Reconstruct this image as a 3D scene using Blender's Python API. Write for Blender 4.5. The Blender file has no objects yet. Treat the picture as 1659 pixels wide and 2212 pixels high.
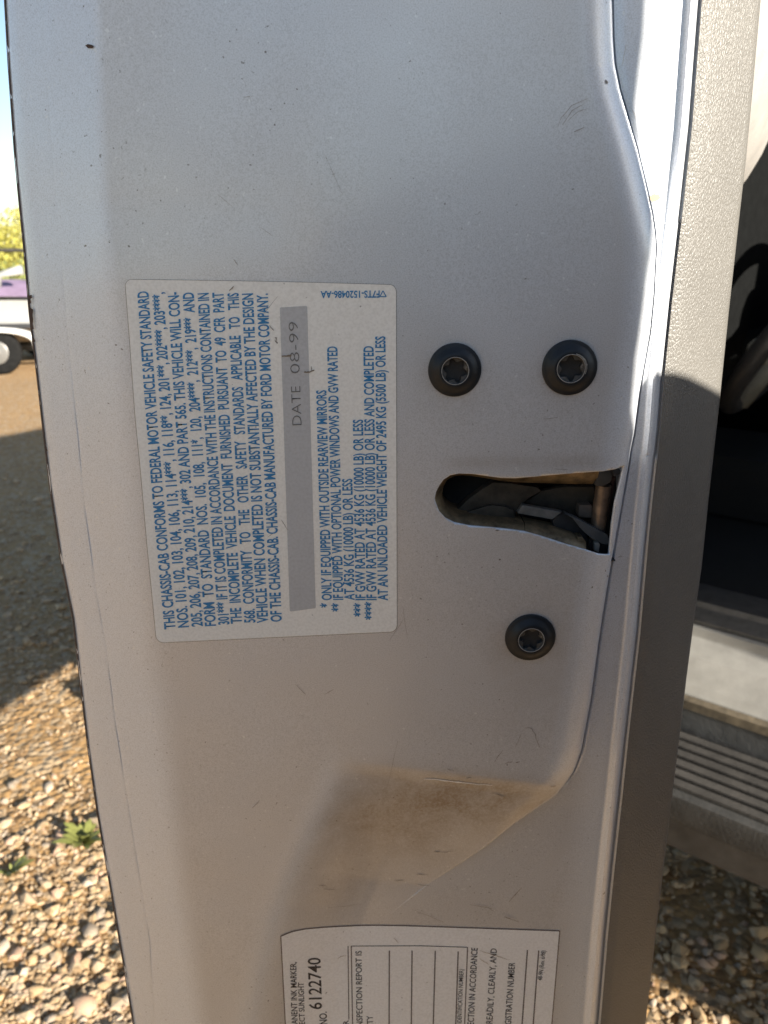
import bpy, bmesh, math, random
import numpy as np
from mathutils import Vector, Matrix, noise as mnoise

random.seed(11); rng = np.random.default_rng(11)
R = math.radians
scene = bpy.context.scene
col = scene.collection

# ------------------------------------------------------------------ camera
PITCH, FPX, DIST, ZC = R(18.0), 1720.0, 0.25, 1.2          # phone held 25 cm from the door edge, 1.2 m above ground
CP, SP = math.cos(PITCH), math.sin(PITCH)
cam_d = bpy.data.cameras.new('camera'); cam = bpy.data.objects.new('camera', cam_d); col.objects.link(cam)
cam.location = (0, -DIST, ZC); cam.rotation_euler = (R(90) - PITCH, 0, 0)
cam_d.sensor_fit = 'VERTICAL'; cam_d.sensor_height = 36; cam_d.sensor_width = 27
cam_d.lens = FPX / 2212 * 36
cam_d.clip_start = 0.01; cam_d.clip_end = 2000
cam_d.dof.use_dof = True; cam_d.dof.focus_distance = 0.255; cam_d.dof.aperture_fstop = 24
scene.camera = cam

# ------------------------------------------------------------------ sky, sun, exposure
SUN_EL, SUN_A = R(20.0), R(45.0)                           # low sun, behind and to the right of the camera
sun_to = Vector((math.cos(SUN_A) * math.cos(SUN_EL), -math.sin(SUN_A) * math.cos(SUN_EL), math.sin(SUN_EL)))
world = bpy.data.worlds.new('World'); scene.world = world; world.use_nodes = True
wn = world.node_tree; bg = wn.nodes['Background']
sky = wn.nodes.new('ShaderNodeTexSky'); sky.sky_type = 'NISHITA'; sky.sun_disc = False
sky.sun_elevation = SUN_EL; sky.sun_rotation = math.atan2(sun_to.x, sun_to.y)
sky.air_density = 1.0; sky.dust_density = 0.7; sky.ozone_density = 1.0; sky.altitude = 300
wn.links.new(sky.outputs[0], bg.inputs[0]); bg.inputs[1].default_value = 0.068
sd = bpy.data.lights.new('sun', 'SUN'); sd.energy = 5.0; sd.angle = R(0.55); sd.color = (1.0, 0.93, 0.82)
sun = bpy.data.objects.new('sun', sd); col.objects.link(sun)
sun.rotation_euler = sun_to.to_track_quat('Z', 'Y').to_euler(); sun.location = (3, -3, 6)
scene.view_settings.view_transform = 'Standard'; scene.view_settings.look = 'None'
scene.view_settings.gamma = 1; scene.view_settings.use_curve_mapping = False
scene.view_settings.exposure = 1.5
scene.cycles.use_denoising = True
scene.cycles.max_bounces = 8

# ------------------------------------------------------------------ helpers
def W(x, y, Y=0.0):
    """point at depth Y (m behind the latch face plane) measured off the photo at x, y (1659 x 2212 grid)"""
    x = np.asarray(x, float); y = np.asarray(y, float)
    v = (1106 - y) / FPX; u = (x - 829.5) / FPX
    s = (Y + DIST) / (CP + v * SP)
    return np.stack([u * s, np.zeros_like(s) + Y, ZC + (-SP + v * CP) * s], -1)

def interp(pts):
    xs = np.array([p[1] for p in pts], float); vs = np.array([p[0] for p in pts], float)   # pts are (x, y): x as a function of y
    def f(y):
        y = np.asarray(y, float); r = np.interp(y, xs, vs)
        r = np.where(y < xs[0], vs[0] + (y - xs[0]) * (vs[1] - vs[0]) / (xs[1] - xs[0]), r)
        return np.where(y > xs[-1], vs[-1] + (y - xs[-1]) * (vs[-1] - vs[-2]) / (xs[-1] - xs[-2]), r)
    return f

def sstep(a, b, t):
    t = np.clip((t - a) / (b - a), 0, 1); return t * t * (3 - 2 * t)

def empty(name, loc, label=None, cat=None, group=None, rz=0):
    o = bpy.data.objects.new(name, None); col.objects.link(o); o.location = loc; o.rotation_euler = (0, 0, rz)
    o.empty_display_size = 0.05
    if label: o['label'] = label
    if cat: o['category'] = cat
    if group: o['group'] = group
    return o

def obj(name, me, mat=None, parent=None, kind=None, label=None, cat=None, group=None):
    o = bpy.data.objects.new(name, me); col.objects.link(o)
    if mat is not None:
        me.materials.clear(); me.materials.append(mat)
    if parent is not None: o.parent = parent
    if kind: o['kind'] = kind
    if label: o['label'] = label
    if cat: o['category'] = cat
    if group: o['group'] = group
    return o

def mesh(name, verts, faces, smooth=False, off=(0, 0, 0)):
    me = bpy.data.meshes.new(name)
    v = np.asarray(verts, float) - np.asarray(off, float)
    me.from_pydata(v.tolist(), [], [list(map(int, f)) for f in faces])
    if smooth: me.polygons.foreach_set('use_smooth', [True] * len(me.polygons))
    me.update()
    return me

def recalc(me):
    bm = bmesh.new(); bm.from_mesh(me); bmesh.ops.recalc_face_normals(bm, faces=bm.faces); bm.to_mesh(me); bm.free(); return me

def sharp(me, deg=35):
    bm = bmesh.new(); bm.from_mesh(me)
    for f in bm.faces: f.smooth = True
    for e in bm.edges:
        if len(e.link_faces) == 2 and e.calc_face_angle(0) > R(deg): e.smooth = False
    bm.to_mesh(me); bm.free(); return me

def grid_faces(nr, nc):
    i = np.arange((nr - 1) * (nc - 1)); r = i // (nc - 1); c = i % (nc - 1); a = r * nc + c
    return np.stack([a, a + nc, a + nc + 1, a + 1], 1)

def box_bm(bm, x0, x1, y0, y1, z0, z1, bev=0.0):
    vs = [bm.verts.new(p) for p in ((x0,y0,z0),(x1,y0,z0),(x1,y1,z0),(x0,y1,z0),(x0,y0,z1),(x1,y0,z1),(x1,y1,z1),(x0,y1,z1))]
    fs = [bm.faces.new([vs[i] for i in q]) for q in ((0,3,2,1),(4,5,6,7),(0,1,5,4),(1,2,6,5),(2,3,7,6),(3,0,4,7))]
    if bev:
        es = list({e for f in fs for e in f.edges})
        bmesh.ops.bevel(bm, geom=es, offset=bev, segments=2, affect='EDGES', profile=0.7)

def bm_mesh(name, bm, smooth=None):
    me = bpy.data.meshes.new(name); bm.to_mesh(me); bm.free()
    if smooth is not None: sharp(me, smooth)
    return me

def box(name, x0, x1, y0, y1, z0, z1, mat, parent, bev=0.004, **k):
    bm = bmesh.new(); box_bm(bm, x0, x1, y0, y1, z0, z1, bev)
    return obj(name, bm_mesh(name, bm, 35), mat, parent, **k)

def tube(path, rad, seg=10, cap=True):
    """swept tube through points, radius number or list; returns verts, faces"""
    P = [Vector(p) for p in path]; n = len(P)
    rad = [rad] * n if np.isscalar(rad) else rad
    V, F = [], []; prev = None
    for i, p in enumerate(P):
        t = (P[min(i + 1, n - 1)] - P[max(i - 1, 0)]).normalized()
        a = (prev - t * prev.dot(t)).normalized() if prev is not None else t.orthogonal().normalized()
        prev = a; b = t.cross(a)
        for k in range(seg):
            th = 2 * math.pi * k / seg; V.append(p + (a * math.cos(th) + b * math.sin(th)) * rad[i])
    for i in range(n - 1):
        for k in range(seg):
            F.append((i * seg + k, i * seg + (k + 1) % seg, (i + 1) * seg + (k + 1) % seg, (i + 1) * seg + k))
    if cap: F += [tuple(range(seg))[::-1], tuple((n - 1) * seg + k for k in range(seg))]
    return [tuple(v) for v in V], F

# ------------------------------------------------------------------ materials
class NT:
    def __init__(s, name):
        s.m = bpy.data.materials.new(name); s.m.use_nodes = True; s.t = s.m.node_tree; s.b = s.t.nodes['Principled BSDF']
        s.co = s.t.nodes.new('ShaderNodeTexCoord').outputs['Object']
    def n(s, typ, **kw):
        nd = s.t.nodes.new('ShaderNode' + typ)
        for k, v in kw.items(): setattr(nd, k, v)
        return nd
    def l(s, a, b): s.t.links.new(a, b)
    def noise(s, scale, detail=3, rough=0.55, vec=None, dist=0):
        nd = s.n('TexNoise'); nd.inputs['Scale'].default_value = scale; nd.inputs['Detail'].default_value = detail
        nd.inputs['Roughness'].default_value = rough; nd.inputs['Distortion'].default_value = dist
        s.l(vec or s.co, nd.inputs['Vector']); return nd.outputs['Fac']
    def map(s, scale):
        nd = s.n('Mapping'); nd.inputs['Scale'].default_value = scale; s.l(s.co, nd.inputs['Vector']); return nd.outputs[0]
    def ramp(s, f, stops):
        nd = s.n('ValToRGB'); e = nd.color_ramp.elements
        while len(e) < len(stops): e.new(0.5)
        for i, (p, c) in enumerate(stops): e[i].position = p; e[i].color = (*c, 1) if len(c) == 3 else c
        s.l(f, nd.inputs[0]); return nd.outputs[0]
    def mixc(s, f, a, b, mode='MIX'):
        nd = s.n('Mix', data_type='RGBA', blend_type=mode)
        for sock, val in ((nd.inputs[0], f), (nd.inputs[6], a), (nd.inputs[7], b)):
            if hasattr(val, 'links'): s.l(val, sock)
            elif isinstance(val, (tuple, list)): sock.default_value = (*val, 1)
            else: sock.default_value = val
        return nd.outputs[2]
    def math(s, op, a, b=0.0):
        nd = s.n('Math', operation=op)
        for sock, val in ((nd.inputs[0], a), (nd.inputs[1], b)):
            if hasattr(val, 'links'): s.l(val, sock)
            else: sock.default_value = val
        return nd.outputs[0]
    def bump(s, h, strength, dist, prev=None):
        nd = s.n('Bump'); nd.inputs['Strength'].default_value = strength; nd.inputs['Distance'].default_value = dist
        s.l(h, nd.inputs['Height'])
        if prev is not None: s.l(prev, nd.inputs['Normal'])
        return nd.outputs[0]
    def out(s, color=None, rough=None, normal=None, **kw):
        for key, val in (('Base Color', color), ('Roughness', rough), ('Normal', normal)):
            if val is None: continue
            if hasattr(val, 'links'): s.l(val, s.b.inputs[key])
            elif isinstance(val, (tuple, list)): s.b.inputs[key].default_value = (*val, 1)
            else: s.b.inputs[key].default_value = val
        for k, v in kw.items(): s.b.inputs[k.replace('_', ' ')].default_value = v
        return s.m

WHITE3, BLACK3 = (1, 1, 1), (0, 0, 0)
def simple(name, c, rough=0.6, var=0.25, scale=60, bump=0.0, bscale=None, bdist=0.001, **kw):
    t = NT(name); f = t.noise(scale, 5, 0.65)
    lo = tuple(x * (1 - var) for x in c); hi = tuple(min(1, x * (1 + var)) for x in c)
    cc = t.ramp(f, [(0.3, lo), (0.7, hi)])
    nr = t.bump(t.noise(bscale or scale * 4, 4), bump, bdist) if bump else None
    return t.out(cc, rough, nr, **kw)

def make_paint():
    t = NT('white_paint')
    dust_sh = t.n('Attribute', attribute_name='dust_shade').outputs['Fac']
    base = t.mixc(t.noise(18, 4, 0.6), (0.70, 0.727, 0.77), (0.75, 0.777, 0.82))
    base = t.mixc(t.math('MULTIPLY', dust_sh, t.ramp(t.noise(30, 5, 0.65), [(0.3, (0.82,) * 3), (0.7, (1.0,) * 3)])), base, (0.60, 0.592, 0.592))  # latch face toned down by dust and painted-in shade
    # fine dust film and orange peel
    dust_shade = t.ramp(t.noise(2400, 2, 0.6), [(0.33, (0.86, 0.855, 0.845)), (0.5, (1, 1, 1)), (0.68, (1.08, 1.08, 1.09))])
    c = t.mixc(1.0, base, dust_shade, 'MULTIPLY')
    spk = t.ramp(t.noise(760, 2, 0.4), [(0.22, WHITE3), (0.29, BLACK3)])          # dark grit specks
    clump = t.ramp(t.noise(35, 3, 0.6), [(0.36, BLACK3), (0.6, WHITE3)])
    c = t.mixc(t.mixc(1.0, spk, clump, 'MULTIPLY'), c, (0.16, 0.14, 0.12))
    lit = t.ramp(t.noise(620, 1, 0.3, vec=t.map((1, 1, 1.0))), [(0.73, BLACK3), (0.79, WHITE3)])
    c = t.mixc(t.math('MULTIPLY', lit, 0.5), c, (0.85, 0.85, 0.83))
    # brown grime, its shape is stored with the sheet
    at = t.n('Attribute', attribute_name='grime').outputs['Fac']
    gn = t.math('MULTIPLY', at, t.ramp(t.noise(45, 6, 0.72, dist=0.6), [(0.34, (0.42,) * 3), (0.62, (1.12,) * 3)]))
    gn = t.math('MULTIPLY', gn, t.ramp(t.noise(900, 2, 0.6), [(0.3, (0.7,) * 3), (0.6, (1.1,) * 3)]))
    c = t.mixc(gn, c, (0.31, 0.24, 0.165))
    # hairline scuffs
    sc = t.noise(42, 6, 0.7, vec=t.map((1, 1, 0.35)), dist=2.5)
    hair = t.ramp(sc, [(0.495, BLACK3), (0.4995, WHITE3), (0.504, BLACK3)])
    gate = t.ramp(t.noise(14, 3, 0.6), [(0.6, BLACK3), (0.72, WHITE3)])
    c = t.mixc(t.math('MULTIPLY', t.mixc(1.0, hair, gate, 'MULTIPLY'), 0.35), c, (0.2, 0.17, 0.15))
    n1 = t.bump(t.noise(1500, 2, 0.55), 0.10, 0.0002)
    return t.out(c, t.ramp(t.noise(25, 4), [(0.3, (0.38,) * 3), (0.7, (0.48,) * 3)]), n1, Coat_Weight=0.3, Coat_Roughness=0.10, Metallic=0.4)
PAINT = make_paint()

def make_trim():
    t = NT('grained_trim_plastic')
    vz = t.map((1, 1, 0.6))
    v = t.n('TexVoronoi', feature='DISTANCE_TO_EDGE'); v.inputs['Scale'].default_value = 1050; t.l(vz, v.inputs['Vector'])
    wob = t.noise(1300, 4, 0.7, vec=vz, dist=1.5)
    h = t.math('ADD', t.math('MULTIPLY', t.math('MINIMUM', v.outputs[0], 0.25), 2.0), t.math('MULTIPLY', wob, 0.9))
    c = t.mixc(t.noise(40, 4), (0.125, 0.118, 0.106), (0.165, 0.156, 0.14))
    return t.out(c, 0.36, t.bump(h, 0.5, 0.0004))
TRIM = make_trim()

def make_paper(name, a, b):
    t = NT(name)
    c = t.mixc(t.noise(45, 5, 0.65), a, b)
    g = t.ramp(t.noise(1100, 2, 0.5), [(0.35, (0.93, 0.925, 0.915)), (0.55, WHITE3), (0.7, (1.03, 1.03, 1.03))])
    c = t.mixc(1.0, c, g, 'MULTIPLY')
    spk = t.ramp(t.noise(620, 2, 0.4), [(0.2, WHITE3), (0.26, BLACK3)])
    c = t.mixc(t.math('MULTIPLY', spk, 0.7), c, (0.2, 0.16, 0.12))
    hair = t.ramp(t.noise(36, 6, 0.7, dist=2.0), [(0.496, BLACK3), (0.4995, WHITE3), (0.503, BLACK3)])
    gate = t.ramp(t.noise(30, 3), [(0.58, BLACK3), (0.7, WHITE3)])
    c = t.mixc(t.math('MULTIPLY', t.mixc(1.0, hair, gate, 'MULTIPLY'), 0.4), c, (0.3, 0.24, 0.18))
    return t.out(c, 0.55, t.bump(t.noise(1500, 2), 0.1, 0.0002))
PAPER = make_paper('aged_label_paper', (0.87, 0.825, 0.74), (0.91, 0.87, 0.79))
PAPER2 = make_paper('decal_paper', (0.85, 0.825, 0.795), (0.90, 0.875, 0.845))
STRIP = make_paper('grey_date_strip', (0.46, 0.45, 0.44), (0.55, 0.54, 0.53))
def make_ink(name, c, worn):
    t = NT(name)
    f = t.ramp(t.noise(900, 3, 0.6), [(0.25, BLACK3), (0.42, WHITE3)])
    return t.out(t.mixc(f, worn, c), 0.5)
BLUE = make_ink('blue_print', (0.022, 0.20, 0.43), (0.12, 0.34, 0.54))
BLACKINK = make_ink('black_print', (0.022, 0.02, 0.024), (0.16, 0.15, 0.14))
FADED = make_ink('faded_grey_print', (0.16, 0.15, 0.14), (0.33, 0.32, 0.31))
GRIME = simple('edge_grime', (0.17, 0.13, 0.10), 0.8, 0.4, 200)
GRIME2 = simple('adhesive_edge', (0.20, 0.145, 0.115), 0.8, 0.35, 150)
RUST = simple('rust', (0.075, 0.045, 0.032), 0.85, 0.5, 300, 0.5, 900, 0.0005)
SCUFF = simple('scuff_mark', (0.30, 0.262, 0.23), 0.7, 0.3, 400)
BRONZE = simple('zinc_latch_metal', (0.21, 0.155, 0.09), 0.5, 0.6, 220, 0.15, 700, 0.0004, Metallic=0.55)
PINM = simple('bronze_pin', (0.20, 0.14, 0.10), 0.38, 0.5, 260, 0.2, 600, .0004, Metallic=0.4)
DARKM = simple('grimy_latch_metal', (0.06, 0.05, 0.038), 0.55, 0.5, 150, 0.4, 500, 0.0005, Metallic=0.2)
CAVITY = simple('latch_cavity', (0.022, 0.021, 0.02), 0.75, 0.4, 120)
BLACKP = simple('black_plastic', (0.028, 0.028, 0.03), 0.38, 0.3, 200)
GREYP = simple('worn_grey_metal', (0.20, 0.195, 0.185), 0.4, 0.3, 200, Metallic=0.4)

def make_screw():
    t = NT('black_phosphate_steel')
    c = t.mixc(t.noise(300, 4), (0.007, 0.008, 0.010), (0.017, 0.02, 0.024))
    return t.out(c, t.ramp(t.noise(500, 3), [(0.3, (0.34,) * 3), (0.7, (0.55,) * 3)]), t.bump(t.noise(700, 3), 0.2, 0.0003), Specular_IOR_Level=0.35)
SCREW = make_screw()
def make_socket():
    t = NT('worn_socket_steel')
    f = t.ramp(t.noise(420, 5, 0.7), [(0.58, BLACK3), (0.70, WHITE3)])
    c = t.mixc(f, (0.05, 0.046, 0.04), (0.20, 0.18, 0.15))
    return t.out(c, 0.6, t.bump(t.noise(600, 4), 0.4, 0.0004))
SOCKET = make_socket()
SOCKRIM = make_ink('scuffed_socket_rim', (0.30, 0.285, 0.26), (0.03, 0.03, 0.03))

# ------------------------------------------------------------------ ground
def gh(x, y):
    n = 0
    for sc, am, sd in ((0.35, .05, 3), (1.3, .018, 7), (5, .010, 11), (17, .0055, 5), (45, .003, 1)):
        n += am * mnoise.noise(Vector((x * sc + sd, y * sc - sd, sd)))
    r = math.hypot(x, y)
    return n * min(1, 1.0) * (1 if r < 12 else max(0.3, 1 - (r - 12) / 60))

def make_ground_mat():
    t = NT('dry_dirt')
    n1 = t.noise(0.9, 6, 0.6); n2 = t.noise(14, 6, 0.7); n3 = t.noise(120, 3, 0.6)
    c = t.mixc(n1, (0.33, 0.185, 0.066), (0.45, 0.275, 0.11))
    c = t.mixc(t.ramp(n2, [(0.35, WHITE3), (0.55, BLACK3)]), c, (0.27, 0.16, 0.07))
    v = t.n('TexVoronoi'); v.inputs['Scale'].default_value = 55; t.l(t.co, v.inputs['Vector'])
    c = t.mixc(t.ramp(v.outputs['Color'], [(0.62, BLACK3), (0.7, WHITE3)]), c, (0.44, 0.32, 0.19))
    c = t.mixc(t.math('MULTIPLY', n3, 0.5), c, (0.23, 0.14, 0.065))
    return t.out(c, 0.95, t.bump(t.math('ADD', n2, t.math('MULTIPLY', v.outputs['Distance'], -0.8)), 0.8, 0.012))
DIRT = make_ground_mat()
def axis(c, n, near, far):
    u = np.linspace(-1, 1, n); k = math.asinh(far / near); return c + near * np.sinh(u * k)
gx = axis(-0.6, 260, 0.7, 500); gy = axis(1.2, 260, 0.8, 500)
GV = np.array([(x, y, gh(x, y)) for y in gy for x in gx])
ground_me = mesh('ground', GV, grid_faces(len(gy), len(gx)), True); ground_me.flip_normals()
ground = obj('ground', ground_me, DIRT, kind='structure')

def stone_mat(name, a, b):
    t = NT(name); oi = t.n('ObjectInfo').outputs['Random']
    c = t.mixc(t.noise(40, 4), a, b)
    c = t.mixc(1.0, c, t.ramp(oi, [(0, (0.7, 0.68, 0.66)), (1, (1.2, 1.15, 1.1))]), 'MULTIPLY')
    return t.out(c, 0.85, t.bump(t.noise(160, 4), 0.5, 0.002))
SM = [stone_mat('tan_stone', (0.37, 0.255, 0.135), (0.49, 0.355, 0.21)), stone_mat('grey_stone', (0.36, 0.29, 0.22), (0.50, 0.42, 0.32)),
      stone_mat('pinkish_stone', (0.45, 0.29, 0.19), (0.57, 0.40, 0.28))]
def stone_geo(seed, sub=1):
    bm = bmesh.new(); bmesh.ops.create_icosphere(bm, subdivisions=sub, radius=1)
    rr = random.Random(seed); sx, sy, sz = 1, rr.uniform(.55, .9), rr.uniform(.4, .7)
    for v in bm.verts:
        d = 1 + 0.42 * mnoise.noise(v.co * 1.3 + Vector((seed * 3.1, 0, 0)))
        v.co = Vector((v.co.x * sx * d, v.co.y * sy * d, v.co.z * sz * d))
    for _ in range(7):       # broken flats
        nrm = Vector((rr.gauss(0, 1), rr.gauss(0, 1), rr.gauss(0, .7))).normalized()
        for v in bm.verts:
            k = v.co.dot(nrm) - 0.52
            if k > 0: v.co -= nrm * k * 0.85
    return bm
stone_me = []
for i in range(12):
    me = bm_mesh('pebble', stone_geo(i)); me.materials.append(SM[i % 3]); sharp(me, 50); stone_me.append(me)

def ground_at(px, py):
    v = (1106 - py) / FPX; u = (px - 829.5) / FPX
    ry, rz = CP + v * SP, -SP + v * CP; s = -ZC / rz
    return u * s, -DIST + ry * s
# 300 stones that show largest, by where they lie left and right of the door
spots = []
for i in range(230):
    py = 1500 + 760 * random.random() ** 0.55; edge = 160 + (py - 1450) * 0.16
    spots.append(ground_at(random.uniform(-60, edge + 25), py))
for i in range(70):
    py = random.uniform(1800, 2260); spots.append(ground_at(random.uniform(1385, 1720), py))
for i, (x, y) in enumerate(spots):
    r = min(0.028, random.lognormvariate(math.log(0.0085), 0.5)); me = random.choice(stone_me)
    o = obj('pebble', me, None, ground); o.location = (x, y, gh(x, y) + r * 0.22)
    o.scale = (r * random.uniform(.8, 1.25), r, r * random.uniform(.8, 1.1)); o.rotation_euler = (random.gauss(0, .25), random.gauss(0, .25), random.uniform(0, 6.3))
# the countless small gravel between them
def gravel(name, n, sampler, rfun, mat):
    V, F = [], []; protos = []
    for k in range(6):
        bm = stone_geo(50 + k, 1); bm.verts.index_update(); protos.append((np.array([v.co[:] for v in bm.verts]), np.array([[v.index for v in f.verts] for f in bm.faces]))); bm.free()
    base = 0
    for i in range(n):
        x, y = sampler(); r = rfun(); pv, pf = random.choice(protos); a = random.uniform(0, 6.283); ca, sa = math.cos(a), math.sin(a)
        q = pv * [r * random.uniform(.8, 1.3), r, r * random.uniform(.7, 1.1)]
        q = np.stack([q[:, 0] * ca - q[:, 1] * sa + x, q[:, 0] * sa + q[:, 1] * ca + y, q[:, 2] + gh(x, y) + r * .25], 1)
        V.append(q); F.append(pf + base); base += len(pv)
    me = mesh(name, np.concatenate(V), np.concatenate(F))
    return obj(name, me, mat, ground, kind='stuff')
def make_gravel_mat():
    t = NT('mixed_gravel')
    v = t.n('TexVoronoi'); v.inputs['Scale'].default_value = 60; t.l(t.co, v.inputs['Vector'])
    c = t.ramp(v.outputs['Color'], [(0.15, (0.27, 0.18, 0.095)), (0.4, (0.42, 0.29, 0.16)), (0.6, (0.37, 0.28, 0.19)), (0.85, (0.50, 0.37, 0.22))])
    return t.out(c, 0.9, t.bump(t.noise(250, 3), 0.4, 0.001))
GRAVELM = make_gravel_mat()
def samp_left():
  while True:
    py = 1430 + 900 * random.random() ** 0.85; x, y = ground_at(random.uniform(-110, 200 + (py - 1450) * .17), py)
    if py < 1800 and random.random() > .45: continue
    if mnoise.noise(Vector((x * 5.5 + 4, y * 5.5, 2))) + random.uniform(-.25, .4) > 0: return x, y
def samp_far():
    py = random.uniform(1000, 1500); return ground_at(random.uniform(-80, 190), py)
def samp_right():
    return ground_at(random.uniform(1370, 1800), random.uniform(1740, 2330))
gravel('gravel', 4600, samp_left, lambda: random.lognormvariate(math.log(0.0040), .55), GRAVELM)
gravel('gravel', 2600, samp_far, lambda: random.lognormvariate(math.log(0.0055), .55), GRAVELM)
gravel('gravel', 1500, samp_right, lambda: random.lognormvariate(math.log(0.0042), .6), GRAVELM)

# ------------------------------------------------------------------ the door
DOOR = empty('truck_door_assembly', (0, 0.5, 0.6), 'open white truck door seen edge on, with latch, stickers and grey inner trim', 'truck door')
DO = np.array((0, 0.5, 0.6))
LOW = 0.012                                                  # recessed flange level behind the latch face
xA = interp([(5,0),(13,141),(26,325),(35,424),(47,542),(59,683),(71,777),(88,928),(104,1060),(127,1210),(153,1337),(168,1470),(185,1615),(205,1754),(223,1858),(243,1973),(263,2089),(283,2212)])
xS = interp([(97,47),(106,235),(115,353),(151,772),(168,933),(185,1106),(208,1274),(231,1407),(249,1557),(278,1742),(304,1904),(324,2031),(335,2212)])
xR = interp([(203,0),(206,94),(211,235),(217,377),(224,518),(230,603),(255,900),(285,1200),(315,1450),(345,1655),(362,1800),(376,1910),(399,2083),(418,2212)])
RW = interp([(7,0),(8,500),(26,700),(38,1000),(40,1500),(30,1750),(26,2212)])          # rounding width of that bend
xB = interp([(1321,-400),(1321,0),(1323,84),(1327,139),(1338,194),(1355,253),(1376,325),(1392,392),(1407,460),(1414,506),(1416,540),(1414,569),(1411,633),(1403,717),(1392,780),(1380,848),(1369,933),(1361,972),(1356,1006),(1321,1204),(1314,1245),(1304,1306),(1294,1371),(1275,1510),(1262,1580),(1254,1622),(1239,1664),(1222,1689),(1200,1717),(1163,1742),(1113,1776),(1042,1832),(930,1905),(860,1960),(800,2010),(760,2100),(750,2212)])
xC = interp([(1525,0),(1504,270),(1485,443),(1460,654),(1443,822),(1435,933),(1425,1021),(1415.6,1108),(1405.6,1215),(1392,1371),(1367,1591),(1352.6,1731),(1337,1872),(1323,2012),(1306,2212)])
xT = interp([(1643,0),(1624,211),(1612,337),(1595,485),(1574,675),(1555,860),(1542,977),(1530,1083),(1515,1232),(1497,1356),(1481,1481),(1466,1608),(1448,1753),(1430,1904),(1409,2085),(1394,2213)])
xL = interp([(735,1630),(712,1720),(665,1830),(610,1960),(575,2080),(548,2212)])      # left limit of the lower recess

def face_d(x, y):
    """depth (m) of the latch face behind the plane Y=0, on the face itself (left of xB)"""
    x = np.asarray(x, float); y = np.asarray(y, float)
    w = RW(y); t = (xR(y) - x)
    k = 0.0135 / np.maximum(xR(y) - xA(y), 1)
    d = k * w * np.logaddexp(0, np.clip(t / w * 2.0, -400, 400)) / 2.0
    yc = 1642 + (x - 735) * 0.118
    f = np.clip((y - yc) / 250, 0, 1.0); f = f + 0.10 * sstep(0, 0.12, f) * (1 - f)
    f = f * f * (3 - 2 * f) * 0.35 + f * 0.65
    m = sstep(-45, 190, x - xL(np.maximum(y, 1630)))
    d = d + LOW * f * m
    tb = np.clip((x - (xB(y) - 62)) / 62, 0, 1); fade = 1 - sstep(1700, 1850, y)
    d = d + 0.0052 * (1 - np.sqrt(np.maximum(1 - tb * tb * 0.96, 0))) * fade
    d = d + 0.0004 * np.sin(x * 0.006 + 1.3) * np.sin(y * 0.0043) + 0.0006 * sstep(640, 420, y) * sstep(700, 560, x) 
    return d

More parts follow.
